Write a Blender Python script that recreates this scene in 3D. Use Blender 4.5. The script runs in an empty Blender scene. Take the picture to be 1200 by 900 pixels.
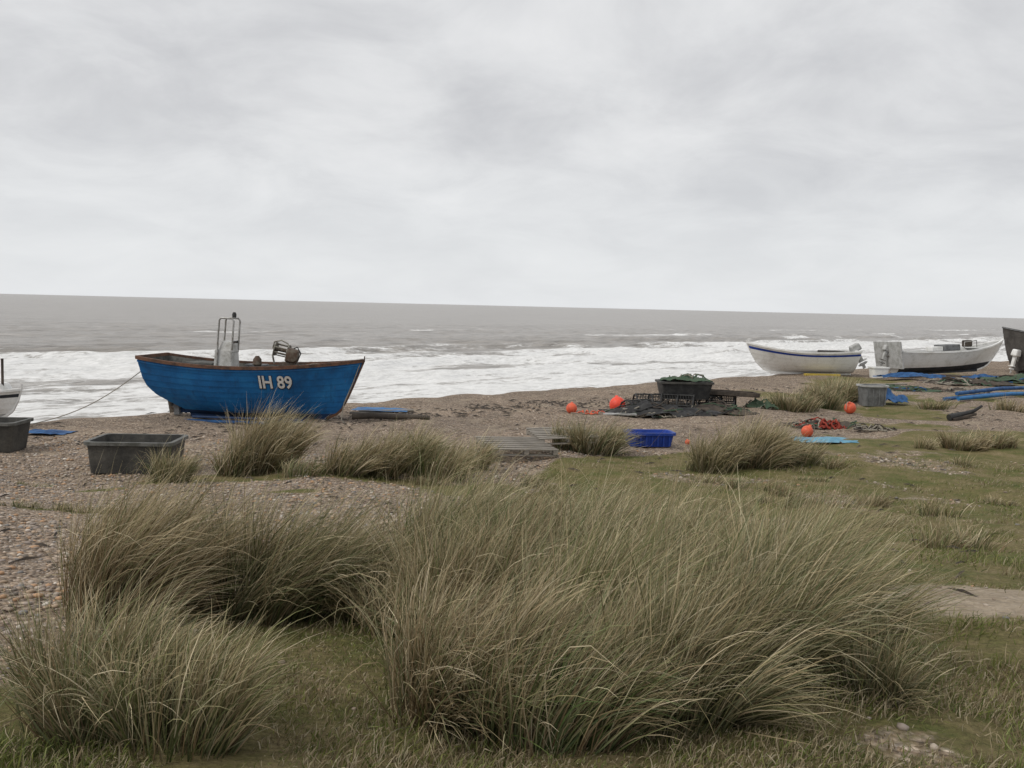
import bpy, math, random
import numpy as np
from mathutils import Vector, Matrix
rng=np.random.default_rng(7); random.seed(7)
scene=bpy.context.scene
scene.view_settings.view_transform='Standard'
try: scene.view_settings.look='None'
except: pass
scene.view_settings.exposure=0
col=scene.collection

# ------------------------------------------------------------ noise / terrain
def _h(ix,iy,seed):
    v=np.sin(ix*127.1+iy*311.7+seed*74.7)*43758.5453
    return v-np.floor(v)
def vnoise(x,y,seed=0):
    x=np.asarray(x,float);y=np.asarray(y,float)
    ix=np.floor(x);iy=np.floor(y);fx=x-ix;fy=y-iy
    fx=fx*fx*(3-2*fx);fy=fy*fy*(3-2*fy)
    a=_h(ix,iy,seed);b=_h(ix+1,iy,seed);c=_h(ix,iy+1,seed);d=_h(ix+1,iy+1,seed)
    return (a*(1-fx)+b*fx)*(1-fy)+(c*(1-fx)+d*fx)*fy
def fbm(x,y,seed=0,o=4):
    s=0;a=.5;n=0
    for i in range(o):
        s=s+a*vnoise(np.asarray(x)*2**i+i*17.3,np.asarray(y)*2**i+i*5.1,seed+i);n+=a;a*=.5
    return s/n
def sst(a,b,x):
    t=np.clip((np.asarray(x,float)-a)/(b-a),0,1);return t*t*(3-2*t)
def dshore(x,y): return (y-1.03*x-34)/1.4355
def terr(x,y):
    x=np.asarray(x,float);y=np.asarray(y,float)
    z=1.3*(1-sst(2,17,y))
    fade=1/(1+(np.abs(x)/80)**2)
    z=z+(0.05*np.sin(x*.9+1.3)*np.sin(y*.7+.4)+.03*np.sin(x*2.1+y*1.3))*fade
    z=z+(fbm(x*1.7,y*1.7,3,3)-.5)*.10*fade
    d=dshore(x,y)
    sp=np.where(d>8,d,np.log1p(np.exp(np.clip(d/.5,-40,40)))*.5)
    return np.maximum(z-.25*sp,-9)
def T(x,y): return float(terr(x,y))
PATCH=[(-4.15,16.0,1.1,.5),(-5.2,14.8,.7,.4),(-2.2,15.8,1.6,.55),(-4.6,15.5,1.6,.4),(-5.0,11.1,.75,.28),(-5.9,14.1,.5,.22),(-1.1,17.0,.8,.5),(-1.4,5.4,.8,.4),(-3.2,14.2,.5,.2),(-.5,15.2,1.3,.8)]
def turfmask(x,y):
    n=fbm(x*.8,y*.8,11,4)-.5
    lim=np.interp(x,[-3,-1,0,1,2,5,11,16,40],[5.0,7.5,14.5,18.2,20.0,21.5,24.8,27,40])
    m=sst(-.9,.9,(lim-y)+n*5)
    left=np.interp(y,[2,3.6,4.3,6,9,11.5,13,15],[-6,-2.6,-1.7,-1.2,-.6,-.6,-.6,-.3])
    m=m*sst(-.4,.4,(x-left)+n*1.8)
    m2=fbm(x*.6+3,y*.6,17,5)
    m=m*(.5+.7*sst(.34,.54,m2+.25*(1-sst(4.8,6.2,y))))
    back=sst(.50,.62,fbm(x*.35,y*.35,41,4))*sst(7,9.5,x)*(1-sst(-4,-1,dshore(x,y)))*(y>20)
    m=np.maximum(m,.75*back)
    for a,b,ra,rb in PATCH:
        m=np.maximum(m,.95*np.exp(-(((x-a)/ra)**2+((y-b)/rb)**2)**1.3)*(.6+.8*(n+.5)))
    hole=np.exp(-(((x-3.4)/1.7)**2+((y-6.2-.1*(x-3))/.68)**2)**1.6)
    hole3=.75*np.exp(-(((x-2.6)/1.6)**2+((y-10.4)/.6)**2))
    return np.clip(m-np.maximum(hole,hole3*.4)*1.15,0,1),hole

# ------------------------------------------------------------ materials
def newmat(name):
    m=bpy.data.materials.new(name);m.use_nodes=True
    nt=m.node_tree;nt.nodes.clear()
    out=nt.nodes.new('ShaderNodeOutputMaterial');b=nt.nodes.new('ShaderNodeBsdfPrincipled')
    nt.links.new(b.outputs[0],out.inputs[0]);return m,nt,b
def ramp(nt,fac,stops):
    r=nt.nodes.new('ShaderNodeValToRGB');e=r.color_ramp.elements
    e[0].position=stops[0][0];e[0].color=(*stops[0][1],1)
    e[1].position=stops[-1][0];e[1].color=(*stops[-1][1],1)
    for p,c in stops[1:-1]:
        q=e.new(p);q.color=(*c,1)
    nt.links.new(fac,r.inputs[0]);return r.outputs[0]
def noise(nt,vec,scale,detail=5,rough=.6,dist=0):
    n=nt.nodes.new('ShaderNodeTexNoise');n.inputs['Scale'].default_value=scale
    n.inputs['Detail'].default_value=detail;n.inputs['Roughness'].default_value=rough
    n.inputs['Distortion'].default_value=dist
    nt.links.new(vec,n.inputs['Vector']);return n.outputs['Fac']
def mixc(nt,fac,a,b,mode='MIX'):
    m=nt.nodes.new('ShaderNodeMix');m.data_type='RGBA';m.blend_type=mode
    for v,i in ((fac,0),(a,6),(b,7)):
        if isinstance(v,(int,float)): m.inputs[i].default_value=v
        elif isinstance(v,tuple): m.inputs[i].default_value=(*v,1)
        else: nt.links.new(v,m.inputs[i])
    return m.outputs[2]
def math_(nt,op,a,b=None,c=None,clamp=False):
    m=nt.nodes.new('ShaderNodeMath');m.operation=op;m.use_clamp=clamp
    for i,v in enumerate((a,b,c)):
        if v is None: continue
        if isinstance(v,(int,float)): m.inputs[i].default_value=v
        else: nt.links.new(v,m.inputs[i])
    return m.outputs[0]
def mapr(nt,v,a,b,c=0,d=1):
    m=nt.nodes.new('ShaderNodeMapRange');m.interpolation_type='SMOOTHSTEP'
    nt.links.new(v,m.inputs[0])
    for i,q in zip((1,2,3,4),(a,b,c,d)): m.inputs[i].default_value=q
    return m.outputs[0]
def objco(nt,scale=(1,1,1)):
    t=nt.nodes.new('ShaderNodeTexCoord');mp=nt.nodes.new('ShaderNodeMapping')
    mp.inputs['Scale'].default_value=scale
    nt.links.new(t.outputs['Object'],mp.inputs[0]);return mp.outputs[0]
def mat(name,c1,c2=None,rough=.6,scale=3,lo=.4,hi=.65,bump=.15,bscale=30,metal=0,stretch=(1,1,1),spec=.4,fine=.25):
    m,nt,b=newmat(name)
    if c2 is None: c2=tuple(v*.6 for v in c1)
    co=objco(nt,stretch)
    f=mapr(nt,noise(nt,co,scale,7,.65),lo,hi)
    c=mixc(nt,f,c1,c2)
    fn=noise(nt,co,scale*9,4,.6)
    c=mixc(nt,1.0,c,ramp(nt,fn,[(.3,(1-fine,)*3),(.7,(1+fine*.3,)*3)]),'MULTIPLY')
    nt.links.new(c,b.inputs['Base Color'])
    b.inputs['Roughness'].default_value=rough;b.inputs['Metallic'].default_value=metal
    b.inputs['Specular IOR Level'].default_value=spec
    bp=nt.nodes.new('ShaderNodeBump');bp.inputs['Strength'].default_value=bump;bp.inputs['Distance'].default_value=.02
    nt.links.new(noise(nt,co,bscale,5,.6),bp.inputs['Height']);nt.links.new(bp.outputs[0],b.inputs['Normal'])
    return m
M={}
M['navy']=mat('navy_antifoul',(.010,.03,.085),(.01,.045,.13),.7,3)
M['rust']=mat('rusty_wood_rail',(.15,.075,.045),(.06,.036,.026),.8,5,bump=.4)
M['innerhull']=mat('inner_hull',(.11,.11,.10),(.05,.05,.045),.8,4)
M['whitep']=mat('white_paint',(.84,.84,.82),(.64,.63,.59),.55,2.5,.45,.75,fine=.12)
M['white2']=mat('weathered_white',(.58,.58,.56),(.34,.33,.30),.65,4,.42,.7)
M['lettering']=mat('white_lettering',(.82,.82,.80),(.66,.66,.64),.6,8,fine=.1)
M['black']=mat('black_rubber',(.022,.022,.023),(.05,.05,.048),.6,6)
M['blackplastic']=mat('black_plastic',(.034,.034,.032),(.095,.09,.078),.6,3,.35,.75,bump=.3)
M['rimgrey']=mat('worn_rim',(.15,.15,.14),(.07,.07,.06),.6,6)
M['metal']=mat('galvanised_metal',(.42,.42,.41),(.25,.23,.2),.45,10,metal=.6)
M['rustmetal']=mat('rusty_metal',(.09,.058,.04),(.17,.15,.12),.7,6,metal=.2,bump=.4)
M['dullmetal']=mat('dull_metal',(.30,.29,.25),(.12,.10,.08),.6,7,metal=.3,bump=.4)
M['wood']=mat('weathered_wood',(.34,.31,.27),(.2,.18,.15),.85,2,stretch=(1,14,14),bump=.5,bscale=12)
M['darkwood']=mat('dark_wood',(.055,.045,.038),(.11,.09,.07),.85,3,bump=.5)
M['bluetarp']=mat('blue_tarpaulin',(.02,.18,.44),(.015,.10,.28),.5,5,bump=.6,bscale=9)
M['tarpdark']=mat('faded_blue_sheet',(.03,.12,.30),(.015,.06,.17),.6,5,bump=.6,bscale=9)
M['ltblue']=mat('pale_blue_sheet',(.16,.38,.50),(.09,.26,.38),.6,5,bump=.5,bscale=9)
M['crateblue']=mat('crate_blue',(.015,.06,.36),(.01,.04,.24),.5,6)
M['orange']=mat('buoy_orange',(.92,.09,.045),(.7,.07,.04),.5,5,fine=.15)
M['orange2']=mat('faded_orange',(.80,.14,.06),(.6,.10,.05),.5,5)
M['yellow']=mat('yellow_plastic',(.6,.45,.08),(.45,.33,.06),.5,5)
M['grey']=mat('grey_plastic',(.20,.205,.21),(.12,.12,.12),.6,4)
M['lightgrey']=mat('light_grey_paint',(.50,.50,.49),(.34,.34,.32),.6,4)
M['darkhull']=mat('tarred_hull',(.10,.092,.085),(.06,.055,.05),.8,2.5)
M['blackhull']=mat('black_hull',(.02,.025,.035),(.05,.05,.05),.6,3)
M['green']=mat('green_net',(.05,.10,.06),(.09,.11,.07),.85,20)
M['rope']=mat('rope',(.36,.33,.27),(.2,.18,.15),.9,30)
M['redrope']=mat('red_net',(.35,.05,.03),(.2,.04,.03),.9,20)
M['glass']=mat('dark_glass',(.02,.025,.03),(.03,.03,.035),.15,3,bump=0)
m,nt,b=newmat('blue_paint');co=objco(nt);cv=objco(nt,(7,7,.5))
c=ramp(nt,noise(nt,co,1.4,7,.65),[(.32,(.007,.085,.24)),(.5,(.008,.13,.36)),(.68,(.016,.175,.43))])
c=mixc(nt,mapr(nt,noise(nt,cv,1,5,.7),.50,.72,0,.55),c,(.010,.06,.15))
c=mixc(nt,mapr(nt,noise(nt,cv,1.9,4,.7),.63,.76,0,.5),c,(.12,.075,.05))
c=mixc(nt,mapr(nt,noise(nt,co,9,8,.75),.64,.72,0,.6),c,(.14,.22,.30))
nt.links.new(c,b.inputs['Base Color']);b.inputs['Specular IOR Level'].default_value=.35
nt.links.new(mapr(nt,noise(nt,co,5,4),.3,.7,.42,.7),b.inputs['Roughness'])
bp=nt.nodes.new('ShaderNodeBump');bp.inputs['Strength'].default_value=.2;bp.inputs['Distance'].default_value=.02
nt.links.new(noise(nt,co,12,5),bp.inputs['Height']);nt.links.new(bp.outputs[0],b.inputs['Normal'])
M['hullblue']=m

# ------------------------------------------------------------ mesh helpers
def mesh_obj(name,verts,faces,mats,parent=None,midx=None,smooth=None,loc=None,rot=None):
    me=bpy.data.meshes.new(name);me.from_pydata([tuple(v) for v in verts],[],[tuple(f) for f in faces]);me.update()
    if not isinstance(mats,(list,tuple)): mats=[mats]
    for m in mats: me.materials.append(m)
    if midx is not None: me.polygons.foreach_set('material_index',midx)
    if smooth is not None:
        me.polygons.foreach_set('use_smooth',[True]*len(me.polygons))
        me.set_sharp_from_angle(angle=math.radians(smooth))
    o=bpy.data.objects.new(name,me);col.objects.link(o)
    if parent: o.parent=parent
    if loc is not None:o.location=loc
    if rot is not None:o.rotation_euler=rot
    return o
def group(name,x,y,z=None,rz=0,rx=0,ry=0):
    e=bpy.data.objects.new(name,None);e.empty_display_size=.3;col.objects.link(e)
    e.location=(x,y,T(x,y) if z is None else z);e.rotation_euler=(rx,ry,rz);return e
def box(name,c,s,m,parent,rot=(0,0,0),bev=.01,taper=1.0):
    hx,hy,hz=[v/2 for v in s]
    v=[];
    for z,k in ((-hz,1),(hz,taper)):
        v+=[(-hx*k,-hy*k,z),(hx*k,-hy*k,z),(hx*k,hy*k,z),(-hx*k,hy*k,z)]
    f=[(3,2,1,0),(4,5,6,7),(0,1,5,4),(1,2,6,5),(2,3,7,6),(3,0,4,7)]
    o=mesh_obj(name,v,f,m,parent,loc=c,rot=rot)
    if bev:
        b=o.modifiers.new('b','BEVEL');b.width=bev;b.segments=2
    return o
def tube(name,pts,r,m,parent,n=8,cyc=False,taper=None):
    pts=[Vector(p) for p in pts];N=len(pts);v=[];f=[]
    prev=None
    for i,p in enumerate(pts):
        a=pts[(i-1)%N] if (i>0 or cyc) else pts[0]; b=pts[(i+1)%N] if (i<N-1 or cyc) else pts[-1]
        d=(b-a).normalized()
        if prev is None:
            up=Vector((0,0,1)) if abs(d.z)<.9 else Vector((1,0,0)); s=d.cross(up).normalized()
        else:
            s=(prev-d*prev.dot(d)); s=s.normalized() if s.length>1e-5 else prev
        prev=s;t=d.cross(s);rr=r if taper is None else r*(1+(taper-1)*i/(N-1))
        for k in range(n):
            an=2*math.pi*k/n; v.append(p+(s*math.cos(an)+t*math.sin(an))*rr)
    for i in range(N if cyc else N-1):
        for k in range(n):
            j=(i+1)%N
            f.append((i*n+k,i*n+(k+1)%n,j*n+(k+1)%n,j*n+k))
    if not cyc:
        f.append(tuple(range(n))[::-1]);f.append(tuple((N-1)*n+k for k in range(n)))
    return mesh_obj(name,v,f,m,parent,smooth=50)
def lathe(name,prof,m,parent,loc=(0,0,0),rot=(0,0,0),n=24):
    v=[];f=[]
    for r,z in prof:
        for k in range(n):
            a=2*math.pi*k/n;v.append((r*math.cos(a),r*math.sin(a),z))
    for i in range(len(prof)-1):
        for k in range(n): f.append((i*n+k,i*n+(k+1)%n,(i+1)*n+(k+1)%n,(i+1)*n+k))
    f.append(tuple(range(n))[::-1]);f.append(tuple((len(prof)-1)*n+k for k in range(n)))
    return mesh_obj(name,v,f,m,parent,smooth=40,loc=loc,rot=rot)
def rail(name,pts,w,h,m,parent):
    pts=[Vector(p) for p in pts];v=[];f=[];N=len(pts)
    for i,p in enumerate(pts):
        d=(pts[min(i+1,N-1)]-pts[max(i-1,0)]);d.z=0
        d=d.normalized() if d.length>1e-6 else Vector((1,0,0))
        s=Vector((-d.y,d.x,0))
        for a,b in ((-1,-1),(1,-1),(1,1),(-1,1)): v.append(p+s*(a*w/2)+Vector((0,0,b*h/2)))
    for i in range(N-1):
        for k in range(4): f.append((i*4+k,i*4+(k+1)%4,i*4+4+(k+1)%4,i*4+4+k))
    f.append((3,2,1,0));f.append(tuple((N-1)*4+k for k in range(4)))
    return mesh_obj(name,v,f,m,parent,smooth=35)
def sheet(name,cx,cy,w,l,m,parent,amp=.05,z0=.03,n=16,rag=.12,seed=1):
    v=[];f=[]
    for i in range(n+1):
        for j in range(n+1):
            a=i/n-.5;b=j/n-.5
            k=1+rag*(float(fbm(a*5+seed,b*5,seed,3))-.5)*2
            z=z0+amp*float(fbm(a*6+seed,b*9,seed+5,3))*(1-.6*max(abs(a),abs(b))*2)
            v.append((cx+a*w*k,cy+b*l*k,z))
    for i in range(n):
        for j in range(n):
            q=i*(n+1)+j;f.append((q,q+n+1,q+n+2,q+1))
    return mesh_obj(name,v,f,m,parent,smooth=60)

# ------------------------------------------------------------ hull lofting
class Hull:
    def __init__(s,B,zk,sheer,xst,xb,tr=.75,tm=.42,em=.40,eb=.85,es=.6):
        s.B=B;s.zk=zk;s.sheer=sheer;s.xst=xst;s.xb=xb;s.tr=tr;s.tm=tm;s.em=em;s.eb=eb;s.es=es
    def b(s,t):
        if t>s.tm: return s.B*max(0,1-((t-s.tm)/(1-s.tm))**2.5)
        return s.B*(1-(1-s.tr)*((s.tm-t)/s.tm)**2)
    def e(s,t):
        return float(np.interp(t,[0,.35,.6,1],[s.es,s.em,s.em+.06,s.eb]))
    def zs(s,t):
        z0,za,zb=s.sheer
        return z0+(zb*((t-.45)/.55)**2 if t>.45 else za*((.45-t)/.45)**2)
    def pt(s,t,q,side,off=0):
        x0=float(np.interp(q,*s.xst));x1=float(np.interp(q,*s.xb))
        zs=s.zs(t);y=s.b(t)*(q**s.e(t))
        y=max(y+off*min(1,s.b(t)/.25),0.0) if off<0 else y+off*(1 if q>0 else 0)
        return (x0+(x1-x0)*t, side*y, s.zk+(zs-s.zk)*q)
def build_hull(H,parent,bands,planks=9,lap=.012,nt=56,mat_rail=None,mat_in=None,floorq=.35,rail_w=.09,rail_h=.07,fore=0):
    ts=[ (i/nt) for i in range(nt+1)]
    ts=[1-(1-t)**1.15 for t in ts]
    rows=[]
    for i in range(planks):
        a=i/planks;b=(i+1)/planks
        a=a**1.3;b=b**1.3
        rows.append((a,lap));rows.append(((a+b)/2,lap*.5));rows.append((b,0.0))
    mats=[m for _,m in bands]
    for side,nm in ((-1,'starboard_planking'),(1,'port_planking')):
        v=[];f=[];mi=[]
        for q,o in rows:
            for t in ts: v.append(H.pt(t,q,side,o))
        n=len(ts)
        for r in range(len(rows)-1):
            qm=(rows[r][0]+rows[r+1][0])/2
            k=0
            while k<len(bands)-1 and qm>bands[k][0]: k+=1
            for i in range(n-1):
                q=(r*n+i,r*n+i+1,(r+1)*n+i+1,(r+1)*n+i)
                f.append(q if side<0 else q[::-1]);mi.append(k)
        mesh_obj(nm,v,f,mats,parent,mi,smooth=22)
    qs=[i/14 for i in range(15)];v=[];f=[]
    for q in qs:
        v.append(H.pt(0,q,-1));v.append(H.pt(0,q,1))
    for i in range(14): f.append((2*i,2*i+2,2*i+3,2*i+1))
    mesh_obj('transom',v,f,bands[-1][1],parent,smooth=40)
    iq=[floorq+(1-floorq)*i/6 for i in range(7)]
    for side in (-1,1):
        v=[];f=[];n=len(ts)
        for q in iq:
            for t in ts:
                p=H.pt(t,q,side,-.05);v.append((p[0]+.03*(1-t)-.05*t,p[1],p[2]))
        for r in range(6):
            for i in range(n-1):
                q=(r*n+i,r*n+i+1,(r+1)*n+i+1,(r+1)*n+i);f.append(q[::-1] if side<0 else q)
        mesh_obj('inner_lining',v,f,mat_in,parent,smooth=40)
    v=[];f=[]
    for t in ts:
        for side in (-1,1):
            p=H.pt(t,floorq,side,-.05);v.append((p[0]+.03*(1-t)-.05*t,p[1],H.zk+(H.sheer[0]-H.zk)*floorq))
    for i in range(len(ts)-1): f.append((2*i,2*i+2,2*i+3,2*i+1))
    mesh_obj('floorboards',v,f,mat_in,parent)
    v=[H.pt(0,q,s,-.05) for q in iq for s in (-1,1)];v=[(p[0]+.05,p[1],p[2]) for p in v]
    mesh_obj('transom_lining',v,[(2*i,2*i+1,2*i+3,2*i+2) for i in range(6)],mat_in,parent)
    for side in (-1,1):
        pts=[];
        for t in ts:
            p=H.pt(t,1,side);pts.append((p[0],p[1],p[2]+rail_h*.3))
        rail('gunwale_rail',pts,rail_w,rail_h,mat_rail,parent)
    a=H.pt(0,1,-1);b=H.pt(0,1,1)
    rail('transom_rail',[(a[0]+.005,a[1],a[2]+rail_h*.3+.004),(b[0]+.005,b[1],b[2]+rail_h*.3+.004)],rail_w,rail_h,mat_rail,parent)
    st=[H.pt(1,q,1) for q in np.linspace(0,1,14)]
    rail('stem_post',[(p[0]+.015,0.0001*i,p[2]) for i,p in enumerate(st)]+[(st[-1][0]+.03,0,st[-1][2]+.1)],.07,.07,mat_rail,parent)
    k0=H.pt(0,0,1);k1=H.pt(1,0,1)
    box('keel',((k0[0]+k1[0])/2,0,H.zk-.04),(k1[0]-k0[0],.07,.1),bands[0][1],parent)
    if fore:
        v=[];f=[];tt=[fore+(1-fore)*i/12 for i in range(13)]
        for t in tt:
            for s in (-1,1):
                p=H.pt(t,1,s,-.03);v.append((p[0]-.03,p[1],p[2]-.03))
        for i in range(12): f.append((2*i,2*i+2,2*i+3,2*i+1))
        mesh_obj('foredeck',v,f,mat_in,parent)

# ------------------------------------------------------------ GROUND
def geo(a,b,n): return list(np.geomspace(a,b,n))
xs=[-v for v in geo(30.6,9000,26)[::-1]]+list(np.arange(-30,-9,.45))+list(np.arange(-9,9,.13))+list(np.arange(9,36,.4))+geo(36.5,12000,30)
ys=[-v for v in geo(4,3000,16)[::-1]]+list(np.arange(-3.5,2,.4))+list(np.arange(2,15,.12))+list(np.arange(15,66,.33))+geo(66.5,20000,32)
xs=np.array(xs);ys=np.array(ys)
X,Y=np.meshgrid(xs,ys);Z=terr(X,Y)
tm,sd=turfmask(X,Y)
def grid_mesh(name,X,Y,Z):
    ny,nx=X.shape
    me=bpy.data.meshes.new(name);co=np.stack([X,Y,Z],-1).reshape(-1,3).astype(np.float32)
    idx=np.arange(nx*ny).reshape(ny,nx)
    q=np.stack([idx[:-1,:-1],idx[:-1,1:],idx[1:,1:],idx[1:,:-1]],-1).reshape(-1,4)
    me.vertices.add(len(co));me.vertices.foreach_set('co',co.ravel())
    me.loops.add(q.size);me.loops.foreach_set('vertex_index',q.ravel().astype(np.int32))
    me.polygons.add(len(q));me.polygons.foreach_set('loop_start',np.arange(0,q.size,4,dtype=np.int32))
    me.update(calc_edges=True);me.polygons.foreach_set('use_smooth',np.ones(len(q),bool));return me
me=grid_mesh('ground',X,Y,Z)
def setcol(me,arr,name='Col'):
    a=me.color_attributes.new(name,'FLOAT_COLOR','POINT')
    a.data.foreach_set('color',np.ascontiguousarray(arr,dtype=np.float32).ravel())
dm=dshore(X,Y)
wet=sst(5.5,7.5,dm)
setcol(me,np.stack([tm,sd,wet,np.ones_like(tm)],-1).reshape(-1,4),'zones')
ground=bpy.data.objects.new('ground',me);col.objects.link(ground)
m,nt,b=newmat('shingle_and_turf')
co=objco(nt)
at=nt.nodes.new('ShaderNodeAttribute');at.attribute_name='zones'
sep=nt.nodes.new('ShaderNodeSeparateColor');nt.links.new(at.outputs['Color'],sep.inputs[0])
def voro(scale,feature='F1'):
    v=nt.nodes.new('ShaderNodeTexVoronoi');v.inputs['Scale'].default_value=scale;v.feature=feature
    nt.links.new(co,v.inputs['Vector']);return v
v1=voro(26);v2=voro(60);v3=voro(11)
s1=nt.nodes.new('ShaderNodeSeparateColor');nt.links.new(v1.outputs['Color'],s1.inputs[0])
s2=nt.nodes.new('ShaderNodeSeparateColor');nt.links.new(v2.outputs['Color'],s2.inputs[0])
s3=nt.nodes.new('ShaderNodeSeparateColor');nt.links.new(v3.outputs['Color'],s3.inputs[0])
st=[(0,(.10,.08,.065)),(.2,(.24,.185,.14)),(.45,(.36,.285,.215)),(.65,(.29,.255,.23)),(.85,(.46,.38,.30)),(1,(.68,.62,.55))]
ca=ramp(nt,s1.outputs[0],st);cb=ramp(nt,s2.outputs[0],st)
sel=mapr(nt,noise(nt,co,1.3,4),.4,.6)
sh=mixc(nt,sel,ca,cb)
dk=mapr(nt,v1.outputs['Distance'],.25,.75,1,.55)
sh=mixc(nt,1.0,sh,ramp(nt,dk,[(0,(0,0,0)),(1,(1,1,1))]),'MULTIPLY')
sh=mixc(nt,1.0,sh,ramp(nt,s3.outputs[0],[(0,(.72,.70,.68)),(.5,(1,1,1)),(1,(1.25,1.22,1.2))]),'MULTIPLY')
big=noise(nt,co,.35,5,.6)
sh=mixc(nt,1.0,sh,ramp(nt,big,[(.3,(.80,.78,.76)),(.7,(1.18,1.13,1.07))]),'MULTIPLY')
sandc=ramp(nt,noise(nt,co,6,8,.7),[(.3,(.27,.22,.16)),(.7,(.43,.36,.275))])
sh=mixc(nt,mapr(nt,noise(nt,co,.9,5,.65),.52,.68,0,.6),sh,sandc)
sh=mixc(nt,mapr(nt,sep.outputs[1],.2,.6,0,.85),sh,sandc)
tn=noise(nt,co,1.1,10,.78);tn2=noise(nt,co,30,6,.75)
tc=ramp(nt,tn,[(.30,(.075,.095,.028)),(.42,(.120,.128,.044)),(.50,(.17,.15,.066)),(.58,(.22,.18,.095)),(.70,(.30,.24,.15))])
tc=mixc(nt,1.0,tc,ramp(nt,tn2,[(.3,(.5,.5,.5)),(.7,(1.35,1.35,1.3))]),'MULTIPLY')
brk=math_(nt,'ADD',sep.outputs[0],math_(nt,'MULTIPLY',math_(nt,'SUBTRACT',noise(nt,co,3.5,8,.75),.5),1.5))
tf=mapr(nt,brk,.34,.70)
c=mixc(nt,tf,sh,tc)
c=mixc(nt,sep.outputs[2],c,mixc(nt,1.0,c,(.45,.43,.42),'MULTIPLY'))
nt.links.new(c,b.inputs['Base Color']);b.inputs['Roughness'].default_value=.95;b.inputs['Specular IOR Level'].default_value=.15
bp=nt.nodes.new('ShaderNodeBump');bp.inputs['Strength'].default_value=.8;bp.inputs['Distance'].default_value=.03
hh=mixc(nt,tf,math_(nt,'SUBTRACT',1.0,v1.outputs['Distance']),tn2)
nt.links.new(hh,bp.inputs['Height'])
bp2=nt.nodes.new('ShaderNodeBump');bp2.inputs['Strength'].default_value=.6;bp2.inputs['Distance'].default_value=.15
nt.links.new(noise(nt,co,1.8,5,.6),bp2.inputs['Height']);nt.links.new(bp.outputs[0],bp2.inputs['Normal'])
nt.links.new(bp2.outputs[0],b.inputs['Normal'])
me.materials.append(m)

# ------------------------------------------------------------ SEA
ds=list(np.arange(5,75,.45))+list(np.arange(75,160,1.1))+geo(162,30000,60)
as_=[-v for v in geo(72,30000,26)[::-1]]+list(np.arange(-70,60,.7))+list(np.arange(60,220,1.4))+list(np.arange(220,700,4))+geo(710,40000,36)
D,A=np.meshgrid(np.array(ds),np.array(as_),indexing='ij')
ed=np.array([-1.03,1])/1.4355;ea=np.array([1,1.03])/1.4355
SX=D*ed[0]+A*ea[0];SY=D*ed[1]+A*ea[1]
SX=SX-17.0;SY=SY+34-17.51
ph=D/9.0+ (fbm(A*.02,D*.012,51,3)-.5)*3.2+ (fbm(A*.09,D*.05,55,2)-.5)*.7
fr=ph-np.floor(ph)
loc=sst(.32,.54,fbm(A*.035+np.floor(ph)*7.3,np.floor(ph)*3.1,61,3))
surf=sst(6,14,D)*(1-sst(46,62,D))
crest=np.exp(-((fr-.5)/.13)**2)
ampd=np.interp(D,[5,12,25,50,90,200],[.05,.25,.6,.65,.25,.0])
chop=(fbm(SX*.6,SY*.6,71,3)-.5)*np.interp(D,[5,20,80,150,200],[.12,.3,.35,.2,0])
SZ=-2.0+ampd*crest*(.35+.65*loc)+chop
behind=np.where(fr<.5,np.clip(1-(.5-fr)/.42,0,1),np.clip(1-(fr-.5)/.12,0,1))
foam=surf*(.30+.64*loc*behind+.34*(fbm(A*.05,D*.12,81,3)-.4))
foam=foam+ (1-sst(18,36,D))*.26
outer=sst(56,66,D)*(1-sst(100,140,D))*sst(.63,.73,fbm(A*.03+np.floor(ph)*3.7,np.floor(ph)*5.1,91,3))*behind*.8
foam=np.clip(foam+outer,0,1)
me=grid_mesh('sea',SX,SY,SZ)
setcol(me,np.stack([foam,crest*loc,sst(0,1,D/200),np.ones_like(foam)],-1).reshape(-1,4),'foam')
sea=bpy.data.objects.new('sea',me);col.objects.link(sea)
if me.polygons[0].normal.z<0: me.flip_normals()
m,nt,b=newmat('sea_water')
tcn=nt.nodes.new('ShaderNodeTexCoord');mp=nt.nodes.new('ShaderNodeMapping');mp.vector_type='TEXTURE'
mp.inputs['Rotation'].default_value=(0,0,math.atan2(ea[1],ea[0]))
nt.links.new(tcn.outputs['Object'],mp.inputs[0])
def sc(v,s):
    q=nt.nodes.new('ShaderNodeVectorMath');q.operation='MULTIPLY';nt.links.new(v,q.inputs[0]);q.inputs[1].default_value=s;return q.outputs[0]
al=mp.outputs[0]
at=nt.nodes.new('ShaderNodeAttribute');at.attribute_name='foam'
sep=nt.nodes.new('ShaderNodeSeparateColor');nt.links.new(at.outputs['Color'],sep.inputs[0])
n1=noise(nt,sc(al,(.16,.75,1)),1,8,.7,.4)
n2=noise(nt,sc(al,(1.2,3,1)),1,6,.75)
f=math_(nt,'ADD',sep.outputs[0],math_(nt,'MULTIPLY',math_(nt,'SUBTRACT',n1,.5),1.6))
f=math_(nt,'ADD',f,math_(nt,'MULTIPLY',math_(nt,'SUBTRACT',n2,.5),.9))
fm=mapr(nt,f,.32,.62)
wn=noise(nt,sc(al,(.02,.10,1)),1,6,.6)
wn2=noise(nt,sc(al,(.25,.9,1)),1,8,.7)
wc=ramp(nt,wn,[(.3,(.245,.222,.195)),(.7,(.335,.31,.28))])
wc=mixc(nt,1.0,wc,ramp(nt,wn2,[(.3,(.5,.5,.5)),(.7,(1.4,1.4,1.4))]),'MULTIPLY')
c=mixc(nt,fm,wc,ramp(nt,n2,[(.25,(.60,.60,.585)),(.6,(.88,.88,.87))]))
nt.links.new(c,b.inputs['Base Color'])
nt.links.new(mapr(nt,fm,0,1,.28,.9),b.inputs['Roughness']);b.inputs['Specular IOR Level'].default_value=.4
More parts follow.
